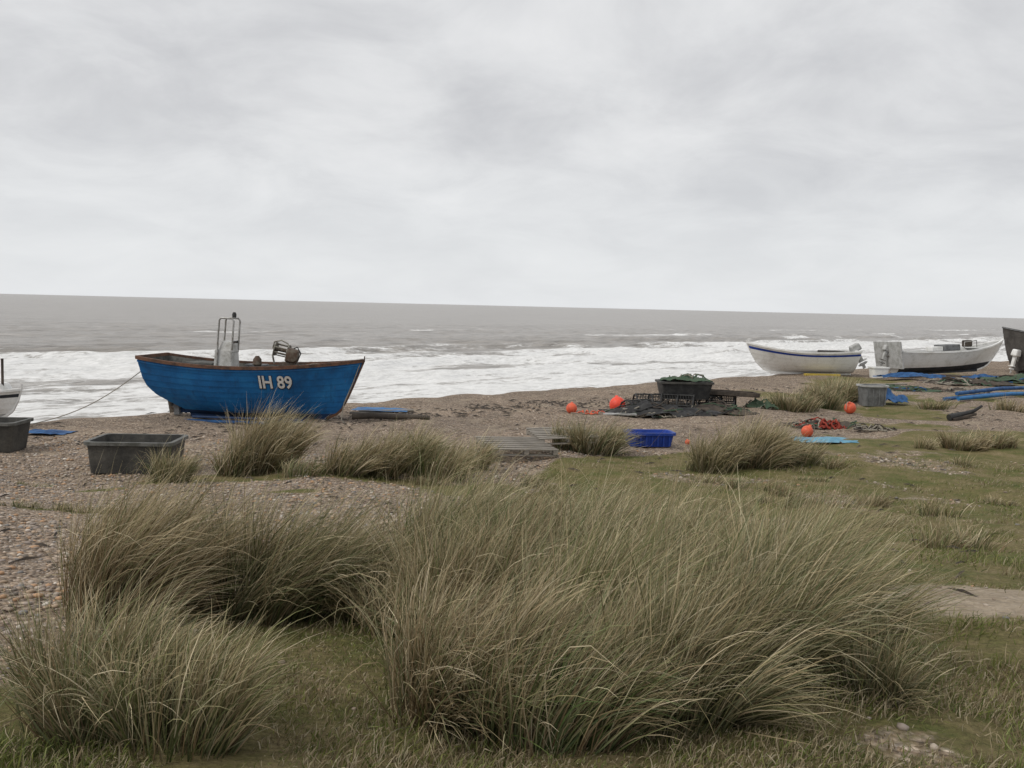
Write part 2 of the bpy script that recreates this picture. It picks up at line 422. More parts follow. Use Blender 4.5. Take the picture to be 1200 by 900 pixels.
bp=nt.nodes.new('ShaderNodeBump');bp.inputs['Strength'].default_value=1.0;bp.inputs['Distance'].default_value=.4
hsum=math_(nt,'ADD',noise(nt,sc(al,(.35,1.1,1)),1,7,.65),math_(nt,'MULTIPLY',noise(nt,sc(al,(.05,.22,1)),1,4,.6),2.0))
nt.links.new(hsum,bp.inputs['Height']);nt.links.new(bp.outputs[0],b.inputs['Normal'])
me.materials.append(m)

# ------------------------------------------------------------ GRASS
mg,nt,b=newmat('grass_blade')
at=nt.nodes.new('ShaderNodeAttribute');at.attribute_name='Col'
nt.links.new(at.outputs['Color'],b.inputs['Base Color']);b.inputs['Roughness'].default_value=.6;b.inputs['Specular IOR Level'].default_value=.25
tr=nt.nodes.new('ShaderNodeBsdfTranslucent');nt.links.new(at.outputs['Color'],tr.inputs[0])
mx=nt.nodes.new('ShaderNodeMixShader');mx.inputs[0].default_value=.15
nt.links.new(b.outputs[0],mx.inputs[1]);nt.links.new(tr.outputs[0],mx.inputs[2])
out=[n for n in nt.nodes if n.type=='OUTPUT_MATERIAL'][0];nt.links.new(mx.outputs[0],out.inputs[0])
def nrm(v): return v/np.maximum(np.linalg.norm(v,axis=-1,keepdims=True),1e-6)
def ribbons(name,P,d0,d1,L,W,C0,C1,seg,bend,pw=1.4,cp=1.0):
    n=len(P);pos=P.copy();side=nrm(np.cross(d0+d1,rng.normal(size=(n,3))))
    V=np.zeros((n,seg+1,2,3));C=np.ones((n,seg+1,2,4))
    for i in range(seg+1):
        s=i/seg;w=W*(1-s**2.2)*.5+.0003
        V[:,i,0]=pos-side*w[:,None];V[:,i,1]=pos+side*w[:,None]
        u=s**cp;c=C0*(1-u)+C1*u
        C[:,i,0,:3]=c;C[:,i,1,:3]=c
        k=(bend*(s+.5/seg)**pw)[:,None]
        d=nrm(d0*(1-k)+d1*k);pos=pos+d*(L/seg)[:,None]
    idx=np.arange(n*(seg+1)*2).reshape(n,seg+1,2)
    q=np.stack([idx[:,:-1,0],idx[:,:-1,1],idx[:,1:,1],idx[:,1:,0]],-1).reshape(-1,4)
    me=bpy.data.meshes.new(name);me.vertices.add(n*(seg+1)*2);me.vertices.foreach_set('co',V.astype(np.float32).ravel())
    me.loops.add(q.size);me.loops.foreach_set('vertex_index',q.ravel().astype(np.int32))
    me.polygons.add(len(q));me.polygons.foreach_set('loop_start',np.arange(0,q.size,4,dtype=np.int32))
    me.update(calc_edges=True);me.polygons.foreach_set('use_smooth',np.ones(len(q),bool))
    setcol(me,C.reshape(-1,4));me.materials.append(mg)
    o=bpy.data.objects.new(name,me);col.objects.link(o);return o
GREEN=np.array([[.090,.120,.038],[.135,.158,.055],[.062,.088,.028],[.150,.178,.085]])
STRAW=np.array([[.68,.56,.35],[.54,.44,.27],[.80,.69,.48],[.40,.31,.18]])
BROWN=np.array([[.19,.12,.06],[.13,.085,.045],[.29,.20,.11]])
def tuft(x,y,rx,ry,n,H,brown=.25,lean=.9,wmul=1.0,seg=7,straw=.17,name='marram_grass'):
    a=rng.random(n)*2*np.pi;r=np.sqrt(rng.random(n))
    k=9;ca=rng.random(k)*2*np.pi;cr=np.sqrt(rng.random(k))*.9
    kl=rng.uniform(.68,1.12,k);kd=rng.normal(size=(k,3))*.20
    ci=rng.integers(0,k,n);sub=rng.random(n)<.78
    ux=np.where(sub,np.cos(ca[ci])*cr[ci]+rng.normal(size=n)*.12,np.cos(a)*r)
    uy=np.where(sub,np.sin(ca[ci])*cr[ci]+rng.normal(size=n)*.12,np.sin(a)*r)
    px=x+ux*rx;py=y+uy*ry
    P=np.stack([px,py,terr(px,py)-.02],-1)
    outw=np.stack([ux,uy,np.zeros(n)],-1)
    wa=rng.normal()*.25;wind=np.array([math.cos(wa),math.sin(wa),0])
    lean=lean*rng.uniform(.9,1.25)
    d0=nrm(np.array([0,0,1.0])+outw*.36+rng.normal(size=(n,3))*.15+wind*.18*lean+kd[ci]*sub[:,None])
    d1=nrm(wind*lean*rng.uniform(.4,1.5,n)[:,None]+outw*.7+rng.normal(size=(n,3))*.38+kd[ci]*1.2*sub[:,None]+np.array([0,0,.34])-np.array([0,0,1.0])*(rng.random(n)**2.0*1.1)[:,None])
    L=H*(rng.beta(4,2.0,n)*.85+.30)*(1-.18*(ux**2+uy**2))*np.where(sub,kl[ci],1)
    L=np.where(rng.random(n)<.04,L*1.25,L)
    W=rng.uniform(.0030,.0062,n)*wmul
    tint=rng.uniform(.9,1.1,3)*rng.uniform(.88,1.12)
    g=GREEN[rng.integers(0,4,n)]*rng.uniform(.65,1.35,n)[:,None]*tint
    s=STRAW[rng.integers(0,4,n)]*rng.uniform(.65,1.15,n)[:,None]
    bw=BROWN[rng.integers(0,3,n)]
    dead=rng.random(n);isd=dead<brown*.7;iss=(dead>=brown*.7)&(dead<brown*.7+straw)
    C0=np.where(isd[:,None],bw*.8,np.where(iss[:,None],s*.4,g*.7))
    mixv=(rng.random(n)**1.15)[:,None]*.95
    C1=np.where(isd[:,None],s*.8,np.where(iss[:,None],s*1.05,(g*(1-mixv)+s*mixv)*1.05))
    bend=rng.uniform(.25,1.0,n)
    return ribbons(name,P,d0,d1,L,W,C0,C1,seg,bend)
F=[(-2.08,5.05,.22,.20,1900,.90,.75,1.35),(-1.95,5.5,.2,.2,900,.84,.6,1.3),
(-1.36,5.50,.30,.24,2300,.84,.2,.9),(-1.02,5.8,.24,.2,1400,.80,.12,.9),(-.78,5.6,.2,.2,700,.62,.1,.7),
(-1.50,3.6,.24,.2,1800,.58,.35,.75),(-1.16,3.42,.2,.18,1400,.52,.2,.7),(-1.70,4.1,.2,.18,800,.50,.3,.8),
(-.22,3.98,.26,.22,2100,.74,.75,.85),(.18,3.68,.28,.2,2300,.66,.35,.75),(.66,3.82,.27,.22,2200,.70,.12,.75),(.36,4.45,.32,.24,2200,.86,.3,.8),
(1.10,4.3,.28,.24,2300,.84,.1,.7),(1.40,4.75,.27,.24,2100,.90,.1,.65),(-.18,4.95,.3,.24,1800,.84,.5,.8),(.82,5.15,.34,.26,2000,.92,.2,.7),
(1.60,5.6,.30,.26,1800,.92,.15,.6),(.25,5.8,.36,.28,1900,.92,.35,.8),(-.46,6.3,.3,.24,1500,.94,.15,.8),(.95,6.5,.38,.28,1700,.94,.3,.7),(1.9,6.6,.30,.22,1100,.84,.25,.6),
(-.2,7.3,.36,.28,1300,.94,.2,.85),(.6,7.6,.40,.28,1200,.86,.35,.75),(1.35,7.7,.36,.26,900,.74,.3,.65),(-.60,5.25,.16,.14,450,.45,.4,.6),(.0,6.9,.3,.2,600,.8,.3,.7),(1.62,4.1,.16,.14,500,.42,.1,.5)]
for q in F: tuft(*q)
MID=[(-4.25,16.2,.34,.25,1300,1.30,.35,.9,2.2),(-3.95,16.5,.28,.2,700,1.2,.5,1.0,2.2),(-4.6,16.0,.2,.2,300,.8,.3,.8,2.2),(-5.2,14.9,.3,.24,700,.66,.05,.5,1.9),
(-2.75,15.8,.35,.25,700,.75,.25,.9,2.1),(-2.2,16.1,.35,.25,900,.95,.3,.9,2.1),(-1.7,16.5,.35,.3,1000,1.08,.25,.9,2.1),(-1.15,16.3,.35,.3,700,.88,.3,.9,2.1),(-.7,17.2,.35,.25,500,.75,.3,.8,2.2),(-3.3,15.6,.4,.3,300,.42,.2,.8,2.1),
(1.65,19.5,.4,.3,1100,.95,.2,.6,2.5),(1.15,19.7,.3,.25,400,.7,.25,.6,2.5),
(3.7,17.9,.38,.3,1000,.95,.2,.6,2.4),(4.4,18.2,.38,.3,1200,1.15,.35,.6,2.4),(5.0,18.7,.35,.3,800,1.0,.3,.6,2.4),(5.6,18.9,.35,.3,500,.7,.25,.5,2.4),
(10.1,21.7,.5,.25,700,.5,.7,.5,2.8),(10.9,21.9,.4,.25,500,.48,.6,.5,2.8),
(8.5,29.2,.6,.5,900,.7,.3,.5,3.6),(9.5,30.2,.6,.5,900,.85,.25,.5,3.6),(10.5,31.8,.7,.5,1000,1.0,.3,.4,3.6),(11.3,33.5,.6,.4,800,.9,.4,.4,3.8),
(7.8,29.5,.4,.3,400,.5,.2,.5,3.6),(13.5,31,.6,.4,350,.45,.3,.5,3.6),(15.5,30.5,.6,.4,350,.5,.35,.5,3.6),
(-4.9,11.2,.35,.2,300,.17,.05,.3,1.5),(-5.5,11.0,.25,.15,160,.14,.05,.3,1.5),(-7.2,14.6,.3,.15,150,.14,.05,.2,1.5)]
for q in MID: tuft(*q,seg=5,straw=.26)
rs=random.Random(12)
for i in range(46):
    if i<14: x=rs.uniform(-3.2,1.2);y=rs.uniform(14.3,17.6)
    else:
        y=rs.uniform(9,22);x=rs.uniform(.12,.5)*y+.3
    mm,_=turfmask(x,y)
    if float(mm)<.3: continue
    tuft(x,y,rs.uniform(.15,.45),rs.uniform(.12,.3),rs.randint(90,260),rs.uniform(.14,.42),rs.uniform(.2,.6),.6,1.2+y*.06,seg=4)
# short turf
n=230000
yy=3+17*rng.random(n)**1.7;xx=(rng.random(n)*2-1)*(.60*yy+.3)
tmv,_=turfmask(xx,yy)
clump=fbm(xx*2.2,yy*2.2,101,4)
keep=(rng.random(n)<tmv**1.5*1.15)&(clump+rng.normal(size=n)*.08>.46)
xx=xx[keep];yy=yy[keep];n=len(xx)
P=np.stack([xx,yy,terr(xx,yy)-.005],-1)
d0=nrm(np.array([.1,0,1.0])+rng.normal(size=(n,3))*.5);d0[:,2]=np.abs(d0[:,2])
d1=nrm(rng.normal(size=(n,3))*.7+np.array([.6,0,.1]))
hs=np.clip((fbm(xx*1.3,yy*1.3,111,3)-.3)*2.6,.3,1.7)
L=rng.uniform(.03,.12,n)*hs;W=rng.uniform(.002,.004,n)*(1+yy*.12)
g=(GREEN*np.array([1.3,1.2,.9]))[rng.integers(0,4,n)]*rng.uniform(.7,1.3,n)[:,None]
s=STRAW[rng.integers(0,4,n)]*.6
dd=(rng.random(n)<.28+.42*sst(.43,.6,fbm(xx*.7,yy*.7,121,4)))[:,None]
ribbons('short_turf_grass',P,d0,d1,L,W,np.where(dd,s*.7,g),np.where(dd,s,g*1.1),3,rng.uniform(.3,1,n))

# ------------------------------------------------------------ PEBBLES
import bmesh
bm=bmesh.new();bmesh.ops.create_icosphere(bm,subdivisions=1,radius=1)
iv=np.array([v.co[:] for v in bm.verts]);bm.verts.ensure_lookup_table()
ifc=np.array([[v.index for v in f.verts] for f in bm.faces]);bm.free()
n=95000
yy=3+17*rng.random(n)**1.05;xx=-(.62*yy+.4)+rng.random(n)*(1.24*yy+.8)
tmv,sdv=turfmask(xx,yy)
pn=sst(.35,.55,fbm(xx*.9,yy*.9,141,4))
keep=(rng.random(n)<np.clip(1.05-tmv*1.2,.004,1)*(1-.8*sdv)*(.35+.65*pn)*np.where((xx>0)&(yy<7),.12,1));xx=xx[keep];yy=yy[keep];n=len(xx)
S=(.005+.018*rng.random(n)**2.6)*(1+yy*.03)
sc3=np.stack([S*rng.uniform(.8,1.5,n),S*rng.uniform(.8,1.2,n),S*rng.uniform(.4,.7,n)],-1)
an=rng.random(n)*6.28;ca=np.cos(an);sa=np.sin(an)
V=iv[None]*(1+rng.normal(size=(n,len(iv),1))*.08)*sc3[:,None]
VX=V[...,0]*ca[:,None]-V[...,1]*sa[:,None];VY=V[...,0]*sa[:,None]+V[...,1]*ca[:,None]
V=np.stack([VX+xx[:,None],VY+yy[:,None],V[...,2]+(terr(xx,yy)+S*.25)[:,None]],-1)
me=bpy.data.meshes.new('shingle_pebbles');me.vertices.add(n*len(iv));me.vertices.foreach_set('co',V.astype(np.float32).ravel())
q=(ifc[None]+(np.arange(n)*len(iv))[:,None,None]).reshape(-1,3)
me.loops.add(q.size);me.loops.foreach_set('vertex_index',q.ravel().astype(np.int32));me.polygons.add(len(q))
me.polygons.foreach_set('loop_start',np.arange(0,q.size,3,dtype=np.int32));me.update(calc_edges=True)
me.polygons.foreach_set('use_smooth',np.ones(len(q),bool))
pal=np.array([[.40,.30,.21],[.28,.22,.17],[.46,.39,.32],[.15,.125,.10],[.33,.275,.235],[.6,.55,.48],[.42,.26,.15],[.22,.21,.2]])
pc=pal[rng.choice(8,n,p=[.2,.2,.13,.1,.19,.03,.08,.07])]*rng.uniform(.8,1.2,n)[:,None]
C=np.ones((n,len(iv),4));C[...,:3]=pc[:,None];setcol(me,C.reshape(-1,4))
m,nt,b=newmat('pebble_stone');at=nt.nodes.new('ShaderNodeAttribute');at.attribute_name='Col'
nt.links.new(at.outputs['Color'],b.inputs['Base Color']);b.inputs['Roughness'].default_value=.75
me.materials.append(m);o=bpy.data.objects.new('shingle_pebbles',me);col.objects.link(o)
# strand line litter: dry stalks and weed
g=group('dry_stalk_litter',0,0,0)
v=[];f=[];rl=random.Random(4)
for i in range(700):
    y=rl.uniform(5,30);x=rl.uniform(-.52,.5)*y
    if rl.random()<.6: y=27.5+1.0*x*rl.uniform(.85,1.0)+rl.gauss(0,.8) if -9<x<12 else y
    if y<4 or y>44: continue
    a=rl.uniform(0,3.14);l=rl.uniform(.05,.22)*(1+y*.02);w_=.004+y*.0004;z=T(x,y)+.012
    dx,dy=math.cos(a)*l/2,math.sin(a)*l/2;nx_,ny_=-math.sin(a)*w_,math.cos(a)*w_
    k=len(v);v+=[(x-dx-nx_,y-dy-ny_,z),(x+dx-nx_,y+dy-ny_,z+.01),(x+dx+nx_,y+dy+ny_,z+.01),(x-dx+nx_,y-dy+ny_,z),(x,y,z+.02+w_)]
    f+=[(k,k+1,k+4),(k+1,k+2,k+4),(k+2,k+3,k+4),(k+3,k,k+4)]
mesh_obj('stalks',v,f,M['darkwood'],g)

# ------------------------------------------------------------ BLUE FISHING BOAT
ang=math.atan2(-.55,5.45)
fb=group('blue_fishing_boat',-8.84,24.13,T(-6.4,23.7)+.05,ang);fb.scale=(.975,1,1)
Hb=Hull(1.02,.10,(1.30,.17,.20),([0,.08,.2,.35,.5,.65,1],[1.0,.93,.62,.28,.10,.03,0]),([0,.05,.15,.35,.6,1],[4.50,4.70,4.86,5.02,5.18,5.42]),tr=.80,em=.40,eb=.95,es=.75)
build_hull(Hb,fb,[(.10,M['navy']),(1,M['hullblue'])],planks=10,lap=.013,mat_rail=M['rust'],mat_in=M['innerhull'],rail_w=.10,rail_h=.075,fore=.8)
def hull_y(H,x,z):
    t=.6
    for _ in range(12):
        q=(z-H.zk)/(H.zs(t)-H.zk);x0=float(np.interp(q,*H.xst));x1=float(np.interp(q,*H.xb));t=min(1,max(0,(x-x0)/(x1-x0)))
    return H.b(t)*q**H.e(t)
def letter(txt,size,offs,m,dx,dz,push,name):
    cu=bpy.data.curves.new(name,'FONT');cu.body=txt;cu.size=size;cu.offset=offs;cu.space_character=1.0;cu.resolution_u=3
    o=bpy.data.objects.new(name,cu);col.objects.link(o);bpy.context.view_layer.update()
    me=bpy.data.meshes.new_from_object(o.evaluated_get(bpy.context.evaluated_depsgraph_get()))
    col.objects.unlink(o);bpy.data.objects.remove(o)
    bm=bmesh.new();bm.from_mesh(me)
    for k in range(3): bmesh.ops.subdivide_edges(bm,edges=[e for e in bm.edges if e.calc_length()>.05],cuts=1)
    bmesh.ops.triangulate(bm,faces=bm.faces)
    for v in bm.verts:
        x=dx+v.co.x*.82;z=dz+v.co.y;v.co=Vector((x,-hull_y(Hb,x,z)-push,z))
    bm.to_mesh(me);bm.free();me.materials.clear();me.materials.append(m)
    ob=bpy.data.objects.new(name,me);col.objects.link(ob);ob.parent=fb
letter('IH 89',.42,.024,M['black'],3.08,.85,.030,'registration_outline')
letter('IH 89',.42,.010,M['lettering'],3.08,.86,.040,'registration_number')
for side in (-1,1):
    rail('rubbing_strake',[ (lambda p:(p[0],p[1]+side*.015,p[2]))(Hb.pt(t,.955,side)) for t in np.linspace(0,.985,40)],.03,.035,M['hullblue'],fb)
for t in (.25,.52,.7):
    p=Hb.pt(t,.78,1);box('thwart',(p[0],0,1.08),(.26,2*p[1]-.12,.04),M['darkwood'],fb)
box('steering_console',(1.98,-.12,1.36),(.50,.55,.72),M['white2'],fb,bev=.03,taper=.86)
box('console_head',(2.06,-.12,1.78),(.36,.48,.24),M['white2'],fb,rot=(0,.18,0),bev=.03,taper=.8)
box('console_windscreen',(2.2,-.12,1.86),(.03,.34,.13),M['glass'],fb,rot=(0,.18,0))
box('engine_box',(1.3,.1,1.15),(.8,.8,.45),M['innerhull'],fb,bev=.03)
for yy_ in (-.38,.02):
    tube('gantry_frame',[(1.84,yy_,1.2),(1.86,yy_,1.9),(1.90,yy_,2.42),(1.95,yy_,2.47),(2.22,yy_,2.46),(2.27,yy_,2.40),(2.24,yy_,2.0),(2.22,yy_,1.7)],.024,M['metal'],fb)
for xx_ in (1.95,2.22): tube('gantry_crossbar',[(xx_,-.38,2.465),(xx_,.02,2.465)],.02,M['metal'],fb)
lathe('mast_lamp',[(.02,0),(.05,.02),(.055,.09),(.03,.14)],M['black'],fb,loc=(2.2,-.18,2.47),n=12)
# pot hauler: open spool carried high on the left, motor casing on the right
tube('hauler_post',[(3.78,-.5,1.0),(3.78,-.5,1.5)],.06,M['rustmetal'],fb)
box('hauler_base',(3.70,-.5,1.42),(.42,.26,.10),M['rustmetal'],fb,bev=.02)
box('motor_casing',(3.80,-.52,1.62),(.30,.30,.32),M['rustmetal'],fb,rot=(.1,.25,.2),bev=.04,taper=.9)
lathe('motor_flange',[(.10,0),(.14,.01),(.14,.05),(.06,.07)],M['rustmetal'],fb,loc=(3.83,-.66,1.62),rot=(1.5,0,.2),n=18)
for xx_ in (3.36,3.68):
    lathe('spool_disc',[(.03,-.012),(.165,-.010),(.165,.010),(.03,.012)],M['dullmetal'],fb,loc=(xx_,-.45,1.74-.2*(xx_-3.52)),rot=(0,1.57+.2,0),n=22)
tube('spool_core',[(3.32,-.45,1.78),(3.74,-.45,1.70)],.045,M['rustmetal'],fb)
for k in range(7):
    a=k*.9;tube('spool_bar',[(3.36,-.45+.14*math.cos(a),1.772+.14*math.sin(a)),(3.68,-.45+.14*math.cos(a),1.708+.14*math.sin(a))],.016,M['dullmetal'],fb,n=6)
tube('hauler_arm',[(3.32,-.45,1.42),(3.28,-.45,1.60),(3.32,-.45,1.78)],.024,M['dullmetal'],fb)
tube('hauler_guard',[(3.3,-.5,1.78),(3.34,-.5,1.94),(3.52,-.5,1.98),(3.68,-.5,1.90),(3.74,-.5,1.72)],.018,M['dullmetal'],fb)
tube('hauler_hose',[(3.92,-.5,1.5),(4.0,-.5,1.68),(3.9,-.45,1.82),(3.78,-.4,1.78)],.016,M['black'],fb)
lathe('engine_exhaust',[(.07,0),(.11,.04),(.10,.16),(.04,.24)],M['rustmetal'],fb,loc=(2.95,-.6,1.36),n=14)
box('fish_box',(2.6,.3,1.22),(.5,.35,.25),M['grey'],fb,bev=.02)
for i in range(4):
    cx=4.0+.1*i;tube('coiled_rope',[(cx+.18*math.cos(a)+random.uniform(-.02,.02),-.1+.18*math.sin(a),1.34+.02*i) for a in np.linspace(0,6.28,18)],.018,M['rope'],fb,n=5,cyc=True)
box('rudder',(.50,0,.42),(.22,.05,.62),M['rustmetal'],fb,rot=(0,-.18,0),bev=.02)
box('skeg',(.95,0,.18),(.7,.05,.12),M['navy'],fb)
box('stern_bracket',(.66,-.02,.32),(.14,.2,.5),M['grey'],fb,rot=(0,-.1,0))
lathe('propeller_hub',[(.03,-.06),(.045,0),(.02,.08)],M['metal'],fb,loc=(.56,0,.26),rot=(0,1.57,0),n=12)
for k in range(3):
    a=k*2.094+.4
    pts=[(.02,.05,-.05),(.03,.17,-.07),(0,.20,0),(-.03,.17,.07),(-.02,.05,.05)]
    P=[(x,y*math.cos(a)-z*math.sin(a),y*math.sin(a)+z*math.cos(a)) for x,y,z in pts]
    mesh_obj('propeller_blade',P,[(0,1,2,3,4)],M['metal'],fb,loc=(.56,0,.26))
for side in (-1,1):
    box('bilge_keel',(2.7,side*.60,.10),(2.8,.05,.05),M['navy'],fb,rot=(side*.4,0,0))
for xk in (1.3,2.6,3.9): box('launching_skid',(xk,0,-.03),(.22,1.7,.1),M['darkwood'],fb)
box('blue_skid_board',(2.2,-.62,.01),(2.2,.22,.05),M['tarpdark'],fb,rot=(0,0,.03))
box('pale_skid_board',(3.7,-.50,.03),(1.5,.10,.04),M['lightgrey'],fb,rot=(0,0,.10))
tube('bow_rope',[(5.36,-.02,1.5),(5.2,-.12,1.0),(5.0,-.2,.5),(4.95,-.25,.1),(5.1,-.3,0)],.014,M['rope'],fb,n=6)
A_=Vector((-8.85,23.9,1.25));B_=Vector((-10.9,21.9,T(-10.9,21.9)+.02))
ml=group('mooring_line',-10.9,21.9)
tube('rope_strand',[(A_.lerp(B_,u)-Vector((0,0,.25*math.sin(math.pi*u)))-ml.location) for u in np.linspace(0,1,24)],.011,M['rope'],ml,n=6)

g=group('blue_board',-3.35,25.3,rz=-.08);sheet('board',0,0,1.45,.8,M['bluetarp'],g,.10,.10,12,.10,3);box('under_plank',(0,-.36,.05),(1.5,.12,.05),M['wood'],g)
g=group('timber_log',-2.95,24.0,rz=.06)
tube('log_body',[(-.95,0,.08),(-.5,.02,.10),(0,0,.09),(.5,-.02,.09),(.95,.01,.07)],.085,M['darkwood'],g,n=10,taper=.7)
g=group('timber_log',-3.3,24.4,rz=-.12);tube('log_body',[(-.6,0,.05),(0,.02,.06),(.6,0,.05)],.05,M['darkwood'],g,n=8)
g=group('wooden_pole',-3.6,25.0,rz=.1);tube('pole_body',[(-.3,0,.1),(1.1,.02,.14)],.035,M['wood'],g,n=8)

# ------------------------------------------------------------ TUBS, CRATES
def tub(name,x,y,w,l,h,rz,m,rimm,taper=.86,wall=.04,z=None,ribs=0):
    g=group(name,x,y,z,rz)
    def ring(sx,sy,zz,rad=.12,n=5):
        v=[]
        for cx,cy,a0 in ((1,1,0),(-1,1,90),(-1,-1,180),(1,-1,270)):
            for k in range(n):
                a=math.radians(a0+90*k/(n-1));r_=min(rad,sx*.4,sy*.4)
                v.append((cx*(sx-r_)+r_*math.cos(a),cy*(sy-r_)+r_*math.sin(a),zz))
        return v
    W=w/2;Lh=l/2
    rings=[ring(W*taper,Lh*taper,0),ring(W*.98,Lh*.98,h-.06),ring(W+.03,Lh+.03,h-.055),ring(W+.03,Lh+.03,h),ring(W-wall,Lh-wall,h),ring(W*taper-wall,Lh*taper-wall,.05)]
    v=[p for r in rings for p in r];N=len(rings[0]);f=[];mi=[]
    for i in range(5):
        for k in range(N):
            f.append((i*N+k,i*N+(k+1)%N,(i+1)*N+(k+1)%N,(i+1)*N+k));mi.append(1 if i in(1,2,3) else 0)
    f.append(tuple(range(N))[::-1]);mi.append(0);f.append(tuple(5*N+k for k in range(N)));mi.append(0)
    mesh_obj('tub_body',v,f,[m,rimm],g,mi,smooth=35)
    for k in range(ribs):
        u=-W*.8+1.6*W*k/max(1,ribs-1)
        for s in (-1,1): box('side_rib',(u*.93,s*(Lh*(taper+1)/2+.012),h*.45),(.03,.03,h*.75),m,g,bev=.004)
    return g
tub('black_plastic_tub',-6.25,16.35,1.38,1.05,.52,.06,M['blackplastic'],M['rimgrey'],taper=.92)
tub('black_plastic_tub',-9.75,18.4,1.1,.9,.56,.05,M['blackplastic'],M['rimgrey'])
tub('blue_fish_crate',2.95,20.9,1.0,.62,.30,.12,M['crateblue'],M['crateblue'],taper=.88,wall=.03,ribs=7)
tub('grey_fish_bin',11.35,30.9,.80,.62,.66,.1,M['grey'],M['lightgrey'],taper=.82,ribs=4)
g=group('blue_tarpaulin',-9.75,20.6,rz=-.1);sheet('cloth',0,0,1.0,.6,M['tarpdark'],g,.12,.02,14,.3,5)
g=group('blue_tarpaulin',12.25,32.0,rz=.2);sheet('cloth',0,0,1.1,.8,M['tarpdark'],g,.7,.02,18,.35,9)
g=group('pale_blue_sheet',7.15,22.3,rz=.1);sheet('cloth',0,0,1.45,.9,M['ltblue'],g,.12,.03,16,.25,12)
def pallet(x,y,rz,tilt=0,ry=0,w=1.2,l=1.0,dz=.02):
    g=group('wooden_pallet',x,y,T(x,y)+dz,rz,tilt,ry)
    for k in range(7): box('top_slat',(0,-l/2+.06+k*(l-.12)/6,.13),(w,.10,.022),M['wood'],g,rot=(0,random.uniform(-.01,.01),random.uniform(-.015,.015)),bev=.003)
    for k in range(3):
        box('bearer',((k-1)*(w/2-.06),0,.075),(.09,l,.08),M['wood'],g,bev=.004)
        box('bottom_slat',(0,(k-1)*(l/2-.06),.018),(w,.10,.02),M['wood'],g,bev=.003)
pallet(.10,18.75,.35,.07,.04,1.3,1.2,.12);pallet(1.05,19.9,.22,.05,-.03,1.25,1.2,.18)

def buoy(x,y,r,m,name='orange_buoy'):
    g=group(name,x,y,T(x,y)+r*.92,random.random()*6,random.uniform(-.6,.6),.5)
    lathe('float_body',[(.02*r,-r)]+[(r*math.cos(a),r*math.sin(a)) for a in np.linspace(-1.5,1.25,18)]+[(r*.25,r*1.02),(r*.22,r*1.2),(r*.12,r*1.25)],m,g,n=26)
    tube('eye_rope',[(0,0,r*1.2),(r*.2,0,r*1.5),(r*.7,.1*r,r*1.4),(r*1.2,.3*r,r*.5)],r*.05+.004,M['rope'],g,n=5)
buoy(3.06,28.3,.235,M['orange']);buoy(1.64,26.7,.15,M['orange2']);buoy(9.85,28.5,.17,M['orange2']);buoy(7.03,23.2,.14,M['orange2'])
buoy(3.9,21.5,.06,M['orange2'])
def tangle(name,x,y,rx,ry,h,n,m,r=.02,seed=0,heap=None):
    rn=random.Random(seed);g=group(name,x,y,None)
    if heap: sheet('net_mass',0,0,rx*1.9,ry*1.9,heap,g,h*1.6,-.06,20,.35,seed+50)
    for k in range(n):
        p=Vector((rn.uniform(-rx,rx)*.7,rn.uniform(-ry,ry)*.7,rn.uniform(.02,h*.6)));pts=[];d=rn.uniform(0,6.28)
        for i in range(16):
            pts.append(p.copy());d+=rn.uniform(-.9,.9);st=.11*max(rx,.4)
            p=p+Vector((math.cos(d)*st,math.sin(d)*st,rn.uniform(-.08,.08)))
            e=(p.x/rx)**2+(p.y/ry)**2
            if e>1: d+=1.6;p.x*=.9;p.y*=.9
            p.z=min(max(p.z,.02),.03+h*max(0,1-e))
        tube('net_strand',pts,r,m[k%len(m)],g,n=5)
    return g
def pot(name,x,y,w,l,h,rz,z=None,tilt=0,ry=0):
    g=group(name,x,y,z,rz,tilt,ry)
    for xx_ in (-w/2,0,w/2):
        tube('hoop',[(xx_,-l/2,0),(xx_,-l/2,h*.55),(xx_,-l*.3,h*.9),(xx_,0,h),(xx_,l*.3,h*.9),(xx_,l/2,h*.55),(xx_,l/2,0)],.026,M['black'],g,n=6)
    for yy_,zz in ((-l/2,0.03),(l/2,.03),(0,h),(-l/2,h*.5),(l/2,h*.5)): tube('side_bar',[(-w/2,yy_,zz),(w/2,yy_,zz)],.022,M['black'],g,n=6)
    for k in range(1,12):
        u=-w/2+w*k/12
        tube('mesh_strand',[(u,-l/2,0),(u+.06,-l/2,h*.55),(u,0,h),(u+.06,l/2,h*.55),(u,l/2,0)],.008,M['black'],g,n=4)
    for k in range(1,6):
        zz=h*k/6; yv=l/2 if zz<h*.55 else l/2*(1-(zz-h*.55)/(h*.45)*.7)
        for s in (-1,1): tube('mesh_strand',[(-w/2,s*yv,zz),(w/2,s*yv,zz)],.008,M['black'],g,n=4)
    box('slat_floor',(0,0,.03),(w,l,.03),M['darkwood'],g)
    box('bait_bag',(0,0,h*.35),(w*.4,l*.4,h*.4),M['darkwood'],g,bev=.05)
    return g
pot('lobster_pot',4.0,28.2,.9,.6,.48,.1);pot('lobster_pot',4.75,28.0,.9,.6,.42,-.25,tilt=.25,z=T(4.75,28)+.08);pot('lobster_pot',5.6,28.5,.8,.6,.44,.35);pot('lobster_pot',3.55,27.5,.8,.55,.36,.6,tilt=-.2,z=T(3.5,27.5)+.08)
pot('lobster_pot',6.2,29.0,.8,.6,.36,-.3)
tub('black_plastic_tub',5.0,28.5,1.5,1.0,.50,.05,M['black'],M['blackplastic'],z=T(5,28.3)+.36)
sh_=group('green_net_heap',5.0,28.5,T(5,28.3)+.90,.05);sheet('net_cloth',0,0,1.25,.85,M['green'],sh_,.40,-.08,18,.35,21)
